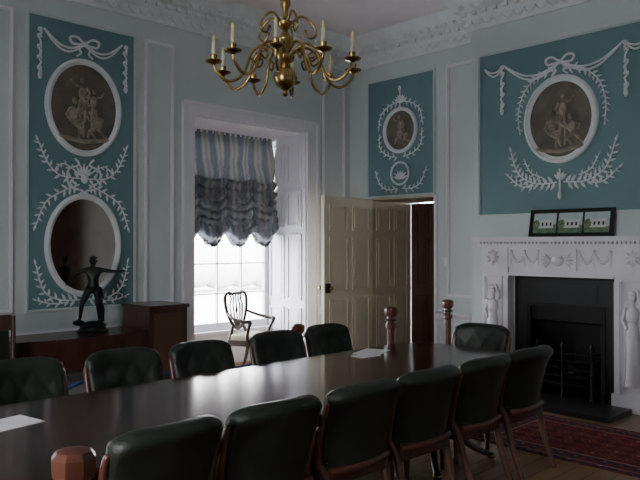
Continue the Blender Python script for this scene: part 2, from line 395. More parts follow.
for sg in (-1,1):
    swag(b,cu,3.52,cu+sg*.66,3.60,.13); swag(b,cu+sg*.66,3.60,cu+sg*.9,3.60,.06); tail(b,cu+sg*.68,3.58,.46)
    branch(b,[(cu+sg*.04,3.44),(cu+sg*.22,3.42),(cu+sg*.40,3.28),(cu+sg*.48,3.05),(cu+sg*.47,2.85)],L=.085,W=.035)
    branch(b,[(cu+sg*.04,2.26),(cu+sg*.28,2.26),(cu+sg*.48,2.38),(cu+sg*.57,2.62)],L=.11,W=.045)
    branch(b,[(cu+sg*.30,2.24),(cu+sg*.45,2.24),(cu+sg*.60,2.36)],L=.09,W=.04)
    branch(b,[(cu+sg*.2,2.32),(cu+sg*.33,2.38),(cu+sg*.40,2.50)],L=.07,W=.03)
b.tube([(cu,2.40,.026),(cu,2.12,.026)],.012,'plaster',seg=6); b.sell((cu,2.12,.03),(.025,.05,.02),'plaster',nu=8,nv=6)
for i in range(5): leaf(b,cu,2.28,pi/2+(i-2)*.4,.1,.035)
b.map=None; b.out('plaster_wall_panel')

# ------------------------------------------------------------ window
b=B()
for (u0,u1,v0,v1) in ((4.41,4.53,0,3.235),(6.34,6.50,0,3.235),(4.53,6.34,3.12,3.235)):
    b.map=PL; b.box(u0,u1,v0,v1,0,.03,'white'); b.map=None
b.map=PL; b.box(4.37,4.41,0,3.27,0,.055,'white'); b.box(6.50,6.54,0,3.27,0,.055,'white'); b.box(4.41,6.50,3.235,3.27,0,.055,'white'); b.map=None
b.out('trim_7',smooth=0)
b=B()
L0,L1=4.53,6.34
b.box(L1-.02,L1-.001,Y0,7.50,0,3.12,'white'); b.box(L0+.001,L0+.02,Y0,7.50,0,3.12,'white'); b.box(L0+.02,L1-.02,Y0,7.50,3.10,3.119,'white')
for xx,d in ((L1-.02,-1),(L0+.02,1)):
    for y0,y1 in ((Y0+.07,Y0+.36),(Y0+.42,Y0+.72)):
        for z0,z1 in ((.15,.75),(.85,1.75),(1.85,2.35),(2.43,3.0)):
            xa,xb=sorted((xx,xx+d*.02)); 
            b.box(xa,xb,y0,y1,z0,z0+.03,'white'); b.box(xa,xb,y0,y1,z1-.03,z1,'white'); b.box(xa,xb,y0,y0+.03,z0+.03,z1-.03,'white'); b.box(xa,xb,y1-.03,y1,z0+.03,z1-.03,'white')
            xa,xb=sorted((xx,xx+d*.012)); b.box(xa,xb,y0+.06,y1-.06,z0+.06,z1-.06,'white')
b.box(L0+.02,L1-.02,7.46,7.60,0,.42,'white'); b.box(L0+.02,L1-.02,7.40,7.60,.42,.46,'white')
yf0,yf1=7.50,7.56
b.box(L0+.02,L0+.10,yf0,yf1,.46,3.10,'white'); b.box(L1-.10,L1-.02,yf0,yf1,.46,3.10,'white'); b.box(L0+.10,L1-.10,yf0,yf1,3.0,3.10,'white'); b.box(L0+.10,L1-.10,yf0,yf1,.46,.56,'white')
b.box(L0+.10,L1-.10,yf0,yf1,1.74,1.80,'white')
for i in range(1,4):
    x=L0+.10+i*(L1-L0-.2)/4; b.box(x-.008,x+.008,yf0+.01,yf1-.01,.56,1.74,'white'); b.box(x-.008,x+.008,yf0+.01,yf1-.01,1.80,3.0,'white')
for z in (.95,1.35,2.2,2.6):
    b.box(L0+.10,L1-.10,yf0+.012,yf1-.012,z-.008,z+.008,'white')
b.out('window_1',smooth=0)
b=B()
for x in (-1.0,-.58,-.16,.24): b.box(x,x+.06,Y0+.5,Y0+.56,.9,3.0,'white')  # added opening out of view on the left wall, lets in fill daylight
for z in (.9,1.4,1.9,2.4,2.94): b.box(-.94,.24,Y0+.51,Y0+.55,z,z+.06,'white')
b.out('added_fill_window_left',smooth=0)
b=B()
for y in (1.3,1.76,2.2,2.64): b.box(XW-.2,XW-.14,y,y+.06,.9,3.0,'white')  # made-up opening in the unseen side wall, added for more daylight
for z in (.9,1.4,1.9,2.4,2.94): b.box(XW-.19,XW-.15,1.36,2.64,z,z+.06,'white')
b.out('added_fill_window_side',smooth=0)
# festoon blind: pleated upper cloth + tiers of swagged pouches
def blind():
    cols=4; x0,x1=4.57,6.30; W=(x1-x0)/cols; zt=3.09; yb=7.40
    vs=[];fs=[];uv=[]
    def grid(fn,nu,nv):
        o=len(vs)
        for j in range(nv+1):
            for i in range(nu+1):
                p,t=fn(i/nu,j/nv); vs.append(p); uv.append(t)
        for j in range(nv):
            for i in range(nu): fs.append((o+j*(nu+1)+i,o+j*(nu+1)+i+1,o+(j+1)*(nu+1)+i+1,o+(j+1)*(nu+1)+i))
    def upper(u,v):
        c=(u*cols)%1.0; g=math.sin(pi*c)
        z=zt-v*.86-.12*g*v
        belly=abs(math.sin(v*pi*2.5))*g*v
        y=yb-.02-.06*g*v-.07*belly-.020*abs(math.sin(u*cols*pi*5+math.sin(v*5+u*9)*.9))*(1-.3*v)-(1-g)*.03*abs(math.sin(v*22))*v
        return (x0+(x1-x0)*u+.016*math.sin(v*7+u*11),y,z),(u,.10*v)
    grid(upper,cols*40,60)
    tz=[2.44,2.31,2.18,2.06,1.95,1.86]
    for c in range(cols):
        jit=random.uniform(-.02,.02)
        for t,z0 in enumerate(tz):
            amp=random.uniform(.9,1.15); shift=random.uniform(-.08,.08)
            def pouch(u,v,c=c,t=t,z0=z0+jit*(t/5)):
                g=math.sin(pi*u); gs=math.sin(pi*min(1,max(0,u+shift*math.sin(pi*u))))
                r=.032+(.034+.004*t)*gs**.8*amp
                ph=math.radians(105-230*v)
                sag=(.075+.008*t)*gs**1.2*amp
                fold=.010*math.sin(v*pi*6+u*4+t*1.7)*g+.006*math.sin(u*pi*9+t*2+c)
                rr_=r+fold
                y=yb-.045-.006*t-rr_*1.5*math.cos(ph)
                z=z0-sag*(.75+.45*v)+rr_*1.45*math.sin(ph)
                e=.03*(.5-abs(u-.5)<.02)
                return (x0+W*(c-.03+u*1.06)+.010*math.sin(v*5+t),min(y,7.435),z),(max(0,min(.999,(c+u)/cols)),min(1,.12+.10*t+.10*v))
            grid(pouch,30,22)
    vs2=[(min(max(p[0],4.56),6.31),p[1],p[2]) for p in vs]
    me=bpy.data.meshes.new('blind'); me.from_pydata(vs2,[],fs); me.materials.append(M['blind'])
    l=me.uv_layers.new(name='UVMap')
    for lp in me.loops: l.data[lp.index].uv=uv[lp.vertex_index]
    me.polygons.foreach_set('use_smooth',[True]*len(me.polygons))
    e=empty('festoon_blind',(0,0,0))
    o=bpy.data.objects.new('blind_fabric',me); S.collection.objects.link(o); o.parent=e
    bb=B(); bb.box(4.56,6.31,7.37,7.41,3.06,3.099,'white')
    vv=[];ff=[];N=240
    for i in range(N+1):
        u=i/N; cc=(u*cols)%1.0; g=math.sin(pi*cc); z=tz[-1]-.137*g**1.2-.05-.055*g**.8
        vv.append((x0+(x1-x0)*u,yb-.05-.04*g,z+.015)); vv.append((x0+(x1-x0)*u,yb-.055-.05*g+.014*math.sin(i*1.5),z-.045-.006*math.sin(i*.9)))
    for i in range(N): ff.append((2*i,2*i+2,2*i+3,2*i+1))
    bb.add(vv,ff,'frill'); bb.out('frill',parent=e)
blind()

# ------------------------------------------------------------ doors
def door_leaf(b,w,h,t,k,cols=2):
    b.box(0,w,-t/2,t/2,0,h,k)
    st=.10; pw=(w-st*(cols+1))/cols
    rows=((.16,.40*h),(.40*h+.10,.76*h),(.76*h+.09,h-.11))
    for z0,z1 in rows:
        for c in range(cols):
            x0=st+c*(pw+st)
            for sgn in (-1,1):
                y0,y1=sorted((sgn*t/2,sgn*(t/2+.014)))
                b.box(x0,x0+pw,y0,y1,z0,z0+.022,k);b.box(x0,x0+pw,y0,y1,z1-.022,z1,k)
                b.box(x0,x0+.022,y0,y1,z0+.022,z1-.022,k);b.box(x0+pw-.022,x0+pw,y0,y1,z0+.022,z1-.022,k)
                y0,y1=sorted((sgn*t/2,sgn*(t/2+.010))); b.box(x0+.05,x0+pw-.05,y0,y1,z0+.05,z1-.05,k)
hx,hy=7.17,6.30; ex,ey=6.10,6.18
ang=math.atan2(ey-hy,ex-hx); w=math.hypot(ex-hx,ey-hy)
b=B(); door_leaf(b,w,2.22,.05,'cream')
for sgn in (-1,1):
    y0,y1=sorted((sgn*.025,sgn*.05)); b.box(w-.10,w-.02,y0,y1,.98,1.10,'iron')
    b.sell((w-.06,sgn*.085,1.04),(.03,.03,.03),'brass',nu=10,nv=8)
for z in (.3,1.1,1.9): b.lathe([(.012,0),(.012,.1)],0,.0,'brass',8,z=z)
b.out('door_1',smooth=30,loc=(hx,hy,.01),rotz=ang)
b=B()
b.T=Matrix.Translation((X0+.0,DY1-.012,0)); 
b.box(0,.86,-.01,.0115,0,DZ-.001,'beige')
for z0,z1 in ((.16,.88),(1.0,1.68),(1.8,2.12)):
    for x0,x1 in ((.08,.39),(.47,.78)):
        b.box(x0,x1,-.024,-.01,z0,z0+.022,'beige');b.box(x0,x1,-.024,-.01,z1-.022,z1,'beige');b.box(x0,x0+.022,-.024,-.01,z0+.022,z1-.022,'beige');b.box(x1-.022,x1,-.024,-.01,z0+.022,z1-.022,'beige')
        b.box(x0+.05,x1-.05,-.02,-.01,z0+.05,z1-.05,'beige')
b.T=Matrix()
b.box(X0,X0+.86,DY0+.0005,DY0+.02,0,DZ-.001,'beige'); b.box(X0,X0+.86,DY0+.02,DY1-.025,DZ-.02,DZ-.001,'beige')
b.map=PR
b.box(DY0-.04,DY0,0,DZ,0,.022,'white'); b.box(DY1,DY1+.04,0,DZ,0,.022,'white')
b.map=None; b.out('trim_8',smooth=0)
b=B(); door_leaf(b,1.04,2.20,.05,'dkwood',cols=3); b.sell((.06,.07,1.0),(.03,.03,.03),'brass',nu=10,nv=8)
b.out('door_2',smooth=30,loc=(X0+.90,DY0+.025,.01),rotz=pi/2)
b=B(); b.map=PR; b.box(5.02,5.10,1.33,1.45,.0,.012,'white'); b.box(5.045,5.075,1.375,1.405,.012,.022,'paper'); b.map=None; b.out('light_switch',smooth=0)

# ------------------------------------------------------------ fireplace
b=B(); mp=PB; b.map=mp
c0=3.33
for sg in (-1,1):
    ya,yb=sorted((c0+sg*.575,c0+sg*.90)); b.box(ya,yb,0,1.30,.002,.13,'marble')
    b.box(ya-.02,yb+.02,0,.16,.002,.16,'marble')
    yi,yo=sorted((c0+sg*.575,c0+sg*.63)); b.box(yi,yo,.16,1.24,.13,.145,'marble')
    b.box(ya-.01,yb+.01,1.30,1.36,.002,.16,'marble'); b.box(ya,yb,1.36,1.58,.002,.145,'marble')
    cu=c0+sg*.755
    fr(b,mp,cu-.115,cu+.115,.2,1.26,w=.018,n=.14,k='marble',n0=.13); b.map=mp
    b.tube([(cu,.26,.14),(cu-.01,.45,.15),(cu,.72,.155),(cu,.86,.155)],[.085,.075,.062,.045],'marble',seg=12)
    for q in (-.05,-.02,.015,.05): b.tube([(cu+q*1.3,.26,.19),(cu+q,.5,.20),(cu+q*.6,.78,.19)],.012,'marble',seg=5)
    b.sell((cu,.93,.15),(.062,.09,.05),'marble',nu=12,nv=8); b.tube([(cu,1.0,.15),(cu,1.06,.155)],.02,'marble'); b.sell((cu,1.10,.16),(.036,.048,.035),'marble',nu=12,nv=8)
    b.sell((cu,1.14,.155),(.04,.025,.035),'marble',nu=10,nv=6)
    b.tube([(cu+.06,1.0,.15),(cu+.095,.88,.16),(cu+.03,.80,.2)],[.022,.018,.013],'marble'); b.tube([(cu-.06,1.0,.15),(cu-.09,1.06,.17),(cu-.05,1.17,.18)],[.022,.017,.012],'marble')
    b.sell((cu,1.47,.145),(.05,.07,.02),'marble',nu=12,nv=8)
    for i in range(8): leaf(b,cu,1.47,i*pi/4,.09,.03,n0=.15,k='marble')
b.box(c0-.575,c0+.575,1.27,1.58,.002,.13,'marble'); b.box(c0-.575,c0+.575,1.27,1.30,.13,.145,'marble')
b.box(c0-.2,c0+.2,1.33,1.56,.13,.15,'marble')
b.sell((c0,1.44,.15),(.07,.06,.03),'marble'); b.lathe([(.03,0),(.05,.02)],c0,1.5,'marble',10,z=.15)
b.map=mp
for s0,s1 in ((-.54,-.38),(-.38,-.22),(.22,.38),(.38,.54)):
    for dv in (0,.02): b.tube([(c0+s0+(s1-s0)*t/8,1.52-dv-.09*math.sin(pi*t/8),.134) for t in range(9)],.010,'marble',seg=6)
for q in (-.54,-.38,-.22,.22,.38,.54):
    b.sell((c0+q,1.53,.134),(.02,.02,.015),'marble',nu=8,nv=6); b.tube([(c0+q,1.52,.134),(c0+q,1.38,.134)],[.010,.004],'marble',seg=6)
for sg in (-1,1):
    for i in range(5): leaf(b,c0+sg*.08,1.44,(0 if sg>0 else pi)+(i-2)*.45,.1,.03,n0=.152,k='marble')
b.box(c0-.94,c0+.94,1.58,1.61,.002,.17,'marble')
n=44
for i in range(n):
    u=c0-.92+1.84*(i+.5)/n; b.box(u-.013,u+.013,1.61,1.635,.15,.19,'marble')
b.box(c0-.94,c0+.94,1.61,1.635,.002,.15,'marble'); b.box(c0-.97,c0+.97,1.635,1.655,.002,.21,'marble'); b.box(c0-.99,c0+.99,1.655,1.685,.002,.235,'marble')
b.map=None
fp=empty('fireplace'); b.out('mantelpiece',parent=fp,smooth=40)
b=B(); b.box(X0-.03,X0-.002,FY0,FY1,0,FZ,'soot'); b.box(XB-.0,X0-.03,FY0+.001,FY0+.03,0,FZ,'soot'); b.box(XB,X0-.03,FY1-.03,FY1-.001,0,FZ,'soot'); b.box(XB,X0-.03,FY0+.03,FY1-.03,FZ-.03,FZ-.001,'soot')
x0,x1=XB+.01,XB+.05
b.box(x0,x1,FY0+.03,2.92,.0,1.24,'slate'); b.box(x0,x1,3.73,FY1-.03,0,1.24,'slate'); b.box(x0,x1,2.92,3.73,.95,1.24,'slate')
b.box(x0-.025,x0,2.90,2.94,0,.98,'iron'); b.box(x0-.025,x0,3.71,3.75,0,.98,'iron'); b.box(x0-.025,x0,2.94,3.71,.94,.98,'iron')
b.box(x0-.012,x0,2.98,3.67,1.02,1.18,'slate')
b.box(x1,x1+.12,2.92,3.73,.80,.95,'iron')
b.out('iron_surround',parent=fp,smooth=0)
b=B()
for z in (.16,.24,.32,.40,.48): b.tube([(XB+.12,2.97,z),(XB-.02,3.03,z),(XB-.05,3.325,z),(XB-.02,3.62,z),(XB+.12,3.68,z)],.009,'iron',seg=6)
for y in (3.03,3.325,3.62):
    xx=XB-.02 if y!=3.325 else XB-.05; b.lathe([(.02,0),(.012,.03),(.012,.5),(.022,.53),(.015,.56),(.004,.58)],xx,y,'iron',10,z=.02)
b.box(XB+.0,XB+.32,2.97,3.68,.12,.15,'iron'); b.box(XB+.30,XB+.33,2.95,3.70,.15,.75,'iron')
for i in range(26):
    b.sell((XB+.05+random.random()*.2,3.05+random.random()*.55,.19+random.random()*.14),(.045,.05,.035),'slate',nu=7,nv=5)
b.out('fire_grate',parent=fp,smooth=40)
b=B(); b.box(6.15,XB-.165,2.58,4.08,.0,.045,'slate'); b.box(XB-.165,X0-.03,FY0+.03,FY1-.03,0,.02,'slate')
b.out('hearth_slab',parent=fp,smooth=0)
b=B(); tilt=Matrix.Translation((XB-.085,0,1.686))@Matrix.Rotation(math.radians(12),4,'Y'); b.T=tilt
ya,yb,hh=2.78,3.68,.29
b.box(-.012,.004,ya,yb,0,hh,'frameblk')
for q in ((ya,yb,0,.022),(ya,yb,hh-.022,hh),(ya,ya+.022,.022,hh-.022),(yb-.022,yb,.022,hh-.022)): b.box(-.022,-.012,q[0],q[1],q[2],q[3],'frameblk')
for i in range(3):
    y0=ya+.045+i*.278; y1=y0+.255
    b.box(-.0145,-.012,y0,y1,.04,hh-.04,'photosky'); b.box(-.016,-.0145,y0,y1,.04,.04+[.06,.08,.09][i],'photogrn')
    b.box(-.017,-.0145,y0+.03,y1-.06,.09,.18,'photowht')
    for k in range(3): b.box(-.018,-.017,y0+.05+k*.045,y0+.07+k*.045,.115,.15,'frameblk')
    b.sell((-.0150,y1-.04,.13),(.003,.05,.05),'photogrn',nu=10,nv=8)
b.T=Matrix(); b.out('framed_picture',smooth=0)

# rug
b=B(); x0,x1,y0,y1=4.86,6.02,1.35,3.28
b.box(x0,x1,y0,y1,.001,.008,'rugb')
b.box(x0+.06,x1-.06,y0+.06,y1-.06,.008,.009,'rugc'); b.box(x0+.075,x1-.075,y0+.075,y1-.075,.009,.010,'rugb'); b.box(x0+.2,x1-.2,y0+.2,y1-.2,.010,.011,'rugc'); b.box(x0+.22,x1-.22,y0+.22,y1-.22,.011,.012,'rugf')
for i in range(70):
    xx=x0+.01+i*(x1-x0-.02)/69
    for yy,d in ((y0,-1),(y1,1)): b.tube([(xx,yy,.005),(xx+random.uniform(-.01,.01),yy+d*.06,.003)],.003,'rugc',seg=4)
b.out('persian_rug',smooth=0)

# ------------------------------------------------------------ table
b=B()
TX0,TX1,TY0,TY1=-.1,4.90,2.46,3.78
def rr(x0,x1,y0,y1,r,n=10):
    o=[]
    for cx,cy,a0 in ((x1-r,y1-r,0),(x0+r,y1-r,pi/2),(x0+r,y0+r,pi),(x1-r,y0+r,1.5*pi)):
        for i in range(n+1): a=a0+pi/2*i/n; o.append((cx+r*math.cos(a),cy+r*math.sin(a)))
    return o
b.prism(rr(TX0,TX1,TY0,TY1,.42),.725,.75,'table'); b.prism(rr(TX0+.012,TX1-.012,TY0+.012,TY1-.012,.41),.712,.725,'table')
b.prism(rr(TX0+.10,TX1-.10,TY0+.10,TY1-.10,.34),.65,.712,'table')
tb=empty('dining_table'); b.out('table_top',parent=tb,smooth=40,bevel=.005)
b=B()
for cx in (.7,2.44,4.18):
    b.lathe([(.06,.16),(.10,.18),(.11,.22),(.06,.28),(.05,.36),(.085,.44),(.10,.50),(.06,.56),(.05,.60),(.12,.65)],cx,3.12,'mahog',24)
    for a in range(4):
        an=pi/4+a*pi/2; d=Vector((math.cos(an),math.sin(an),0)); c=Vector((cx,3.12,0))
        b.tube(catmull([c+d*.05+Vector((0,0,.24)),c+d*.2+Vector((0,0,.20)),c+d*.34+Vector((0,0,.09)),c+d*.46+Vector((0,0,.035))],5),[.045,.035,.025,.022],'mahog')
        b.sell(c+d*.48+Vector((0,0,.025)),(.035,.035,.025),'brass',nu=10,nv=6)
b.out('pedestals',parent=tb)
b=B(); b.T=Matrix.Translation((4.10,3.60,.7505))@Matrix.Rotation(.35,4,'Z'); b.box(-.15,.15,-.105,.105,0,.003,'paper'); b.T=Matrix.Translation((3.92,3.50,.7535))@Matrix.Rotation(-.1,4,'Z'); b.box(-.1,.1,-.07,.07,0,.002,'paper'); b.out('paper_sheet',smooth=0)
b=B(); b.T=Matrix.Translation((1.20,3.36,.7505))@Matrix.Rotation(.2,4,'Z'); b.box(-.15,.15,-.105,.105,0,.003,'paper'); b.out('paper_sheet',smooth=0)

# ------------------------------------------------------------ chairs
def chair_mesh():
    b=B()
    NU=40; prof=[]
    K1=24
    for j in range(K1+1): prof.append((1,j/K1))
    for j in range(1,8): a=pi*j/8; prof.append((math.cos(a),1,math.sin(a)))
    for j in range(13): prof.append((-1,1-j/12))
    vs=[];fs=[];K=len(prof)
    for i in range(NU+1):
        a=-1+2*i/NU; x=.25*a
        zt=.845-.05*abs(a)**5
        th=.036*(max(0,1-abs(a)**10))**.5+.006
        for p in prof:
            h=p[1]; z=.47+(zt-.47)*h; ex=p[2] if len(p)>2 else 0
            roll=1+.5*math.exp(-((h-1)/.13)**2)
            t=th*p[0]*roll
            if p[0]==1:
                uu=a*3.5; vv=h*3.2
                q=abs(math.sin(pi*(uu+vv)*.5))*abs(math.sin(pi*(uu-vv)*.5))
                t+=.016*(q**.5)*(1-abs(a)**8)*(1-h**6)
            z+=ex*.045
            y=-.235+.075*a*a-.085*h**1.4+t
            vs.append((x*(1+.06*h),y,z))
    for i in range(NU):
        for j in range(K-1): fs.append((i*K+j,(i+1)*K+j,(i+1)*K+j+1,i*K+j+1))
        fs.append((i*K,i*K+K-1,(i+1)*K+K-1,(i+1)*K))
    fs.append(tuple(range(K))); fs.append(tuple(NU*K+j for j in range(K))[::-1])
    b.add(vs,fs,'leather')
    for r in range(4):
        for c in range(-3,4):
            a=(c+(.5 if r%2 else 0))/3.5*1.0; h=.12+r*.2
            if abs(a)<.9: b.sell((.25*a*(1+.06*h),-.235+.075*a*a-.085*h**1.4+.042,.47+(.845-.47)*h),(.008,.006,.008),'leather',nu=6,nv=4)
    b.sell((0,.01,.455),(.255,.255,.055),'leather',e=.35,nu=32,nv=12)
    b.prism(rr(-.25,.25,-.24,.255,.05,4),.375,.43,'mahog')
    for i in range(22):
        x=-.235+.47*i/21; b.sell((x,.256,.428),(.006,.004,.006),'brass',nu=6,nv=4)
    for i in range(25):
        a=-1+2*i/24; b.sell((.255*a*.98,-.235+.075*a*a-.036,.49),(.006,.005,.006),'brass',nu=6,nv=4)
    for sg in (-1,1):
        b.tube(catmull([(sg*.225,-.33,0),(sg*.222,-.25,.22),(sg*.235,-.20,.42),(sg*.259,-.17,.5),(sg*.268,-.205,.66),(sg*.268,-.24,.78),(sg*.255,-.25,.80)],5),[.018,.022,.026,.023,.018,.016,.012],'postw')
        b.lathe([(.014,0),(.020,.03),(.016,.05),(.022,.12),(.028,.24),(.020,.29),(.032,.31),(.022,.33),(.034,.36),(.034,.40)],sg*.21,.215,'postw',14)
    b.tube([(-.23,-.225,.45),(0,-.275,.45),(.23,-.225,.45)],.024,'postw',seg=8)
    return b
cb=chair_mesh(); proto=cb.out('dining_chair',smooth=50)
me=proto.data; bpy.data.objects.remove(proto)
def chair(x,y,rot,s=1):
    o=bpy.data.objects.new('dining_chair',me); S.collection.objects.link(o); o.location=(x,y,0); o.rotation_euler[2]=rot; o.scale=(1,1,s)
for i,x in enumerate((1.5,2.1,2.69,3.27,3.86,4.44)): chair(x,2.38+.30,[.04,-.03,.02,-.02,.03,.0][i])
for i,(x,y) in enumerate(((1.66,4.08),(2.30,4.02),(2.92,3.98),(3.68,4.03),(4.34,4.08))): chair(x,y,pi+[.05,-.04,.03,-.05,.04][i])
chair(5.10,3.36,pi/2+.1)
# dark wooden side chair in front of the wall at far left
b=B()
for sg in (-1,1):
    b.tube([(sg*.20,.22,0),(sg*.20,.19,.45),(sg*.215,.24,1.0)],[.018,.026,.020],'mahog',seg=8)
    b.tube([(sg*.20,-.20,0),(sg*.20,-.20,.43)],[.016,.024],'mahog',seg=8)
b.prism(rr(-.24,.24,-.23,.22,.03,4),.39,.44,'mahog'); b.sell((0,-.01,.455),(.22,.21,.04),'leather',e=.4,nu=24)
b.T=Matrix.Translation((0,.215,.72))@Matrix.Rotation(math.radians(-6),4,'X')
b.box(-.20,.20,-.015,.015,.16,.29,'mahog'); b.box(-.19,.19,-.012,.012,-.22,-.16,'mahog')
b.box(-.17,.17,-.02,.012,-.16,.16,'leather')
b.T=Matrix(); b.out('wooden_side_chair',loc=(2.00,5.75,0),smooth=40,bevel=.004)

# ------------------------------------------------------------ sideboard
b=B()
for xa,xb in ((3.60,4.04),):
    b.box(xa,xb,6.12,6.66,.06,.95,'mahog'); b.box(xa-.015,xb+.015,6.10,6.67,.95,.985,'mahog'); b.box(xa-.01,xb+.01,6.11,6.665,0,.06,'mahog')
    b.box(xa+.05,xb-.05,6.112,6.12,.12,.90,'gold'); b.sell((xb-.08,6.095,.56),(.012,.015,.012),'brass',nu=8,nv=6)
n=16; bowp=[(2.302,6.66)]+[(2.302+1.296*i/n,6.16-.10*math.sin(pi*i/n)) for i in range(n+1)]+[(3.598,6.66)]
b.prism([p for p in bowp],.70,.74,'mahog'); bowq=[(2.302,6.65)]+[(2.302+1.296*i/n,6.18-.10*math.sin(pi*i/n)) for i in range(n+1)]+[(3.598,6.65)]
b.prism(bowq,.44,.70,'mahog')
for x,y in ((2.36,6.19),(2.36,6.60),(2.72,6.13),(3.18,6.13)): b.lathe([(.015,0),(.022,.03),(.018,.2),(.03,.4),(.03,.45)],x,y,'mahog',10)
b.out('sideboard',smooth=30)
# ------------------------------------------------------------ bronze statue
st=empty('bronze_statue',(3.13,6.40,.741),-.62)
b=B(); b.lathe([(.15,0),(.155,.015),(.13,.03),(.12,.055),(.135,.07),(.11,.085),(.0,.10)],0,0,'bronze',28); b.sell((.01,0,.09),(.095,.075,.022),'bronze',nu=14,nv=6)
b.out('plinth',parent=st)
J={'pel':((0,0,.44),.050),'bel':((.004,-.005,.50),.045),'che':((0,0,.575),.062),'nek':((0,0,.645),.026),'hd0':((.004,-.008,.675),.026),
'shl':((-.075,0,.615),.030),'ell':((-.17,-.01,.575),.022),'wrl':((-.215,-.05,.51),.014),'hal':((-.225,-.065,.495),.014),
'shr':((.075,0,.615),.030),'elr':((.17,-.01,.60),.022),'wrr':((.26,-.02,.60),.014),'har':((.285,-.025,.603),.014),
'hpl':((-.042,0,.415),.048),'knl':((-.095,-.055,.28),.031),'anl':((-.125,.01,.125),.018),'tol':((-.14,-.05,.11),.014),
'hpr':((.042,0,.415),.048),'knr':((.055,-.01,.265),.031),'anr':((.06,.03,.125),.018),'tor':((.07,-.04,.11),.014)}
E=[('pel','bel'),('bel','che'),('che','nek'),('nek','hd0'),('che','shl'),('shl','ell'),('ell','wrl'),('wrl','hal'),('che','shr'),('shr','elr'),('elr','wrr'),('wrr','har'),
('pel','hpl'),('hpl','knl'),('knl','anl'),('anl','tol'),('pel','hpr'),('hpr','knr'),('knr','anr'),('anr','tor')]
ks=list(J); me2=bpy.data.meshes.new('body'); me2.from_pydata([J[k][0] for k in ks],[(ks.index(a),ks.index(c)) for a,c in E],[])
o=bpy.data.objects.new('body',me2); S.collection.objects.link(o); o.parent=st; me2.materials.append(M['bronze'])
sk=o.modifiers.new('skin','SKIN'); sk.use_smooth_shade=True
sv=me2.skin_vertices[0].data if me2.skin_vertices else None
if sv is not None:
    for i,k in enumerate(ks): sv[i].radius=(J[k][1],J[k][1]*.85); sv[i].use_root=(k=='pel')
ss=o.modifiers.new('sub','SUBSURF'); ss.levels=2; ss.render_levels=2
b=B(); b.sell((.004,-.008,.705),(.036,.040,.050),'bronze',nu=16,nv=12); b.sell((.004,-.048,.70),(.006,.01,.010),'bronze',nu=8,nv=6)
b.sell((.004,-.043,.685),(.013,.006,.005),'bronze',nu=8,nv=4)
for sg in (-1,1):
    b.sell((.004+sg*.013,-.041,.712),(.007,.006,.004),'bronze',nu=8,nv=4); b.sell((.004+sg*.037,-.004,.70),(.005,.009,.012),'bronze',nu=8,nv=6)
for i in range(26):
    a=random.uniform(0,2*pi); r=random.uniform(0,.034); b.sell((.004+r*math.cos(a),.002+r*math.sin(a)*1.1,.737+.012*(1-r/.03)-.004),(.012,.012,.011),'bronze',nu=6,nv=4)
for i in range(5):
    q=(i-1.5)*.007
    if i<4:
        b.tube([(.288,-.028+q,.605),(.308,-.032+q*1.2,.607),(.320,-.04+q*1.3,.597)],[.0045,.004,.003],'bronze',seg=6)
        b.tube([(-.228,-.067+q,.49),(-.238,-.077+q,.475),(-.230,-.087+q,.465)],[.0045,.004,.003],'bronze',seg=6)
    else:
        b.tube([(.28,-.045,.605),(.292,-.056,.60),(.302,-.056,.593)],[.005,.004,.003],'bronze',seg=6)
        b.tube([(-.22,-.077,.50),(-.222,-.091,.496),(-.228,-.097,.486)],[.005,.004,.003],'bronze',seg=6)
b.tube(catmull([(-.05,-.04,.45),(0,-.055,.43),(.05,-.04,.44),(.08,0,.41),(.09,.02,.33)],4),[.016,.022,.02,.018,.012],'bronze'); b.tube([(.075,.045,.1),(.08,.05,.22),(.07,.04,.33)],[.028,.022,.018],'bronze')
b.sell((-.13,-.02,.095),(.06,.05,.03),'bronze',nu=12,nv=6)
b.out('head_and_hands',parent=st)

# ------------------------------------------------------------ armchair
b=B()
def shieldpts(s=1):
    return [(0,.99),(-.08,.985),(-.16,1.0),(-.235,.965),(-.245,.86),(-.20,.72),(-.11,.60),(0,.545),(.11,.60),(.20,.72),(.245,.86),(.235,.965),(.16,1.0),(.08,.985)]
def ysh(z): return .22+.10*(z-.45)
pts=[(x,ysh(z),z) for x,z in shieldpts()]
b.tube(catmull(pts,4,closed=True),.021,'chwood',seg=8,closed=True)
for k_ in (-.13,-.065,0,.065,.13):
    b.tube(catmull([(k_*.15,ysh(.57),.57),(k_*.9,ysh(.70),.70),(k_*1.15,ysh(.84),.84),(k_*.8,ysh(.92),.92),(k_*1.1,ysh(.985),.985)],4),.011,'chwood',seg=6)
b.sell((0,ysh(.78),.78),(.03,.01,.045),'chwood'); 
b.prism(rr(-.26,.26,-.25,.24,.05,4),.36,.43,'chwood'); b.sell((0,-.005,.45),(.25,.24,.05),'seatfab',e=.4,nu=28)
for sg in (-1,1):
    b.tube([(sg*.235,-.225,0),(sg*.235,-.225,.40)],[.018,.028],'chwood',seg=6)
    b.tube(catmull([(sg*.22,.30,0),(sg*.22,.24,.2),(sg*.21,.22,.42),(sg*.13,ysh(.56),.57),(sg*.10,ysh(.61),.61)],4),[.018,.023,.025,.02,.015],'chwood')
    b.tube(catmull([(sg*.215,ysh(.78),.76),(sg*.29,.12,.70),(sg*.31,-.04,.67),(sg*.29,-.12,.665),(sg*.28,-.10,.60),(sg*.25,-.06,.50),(sg*.25,-.06,.42)],5),[.016,.019,.022,.024,.02,.018,.018],'chwood')
b.out('shield_back_armchair',loc=(5.42,6.72,0),rotz=.35,smooth=50)

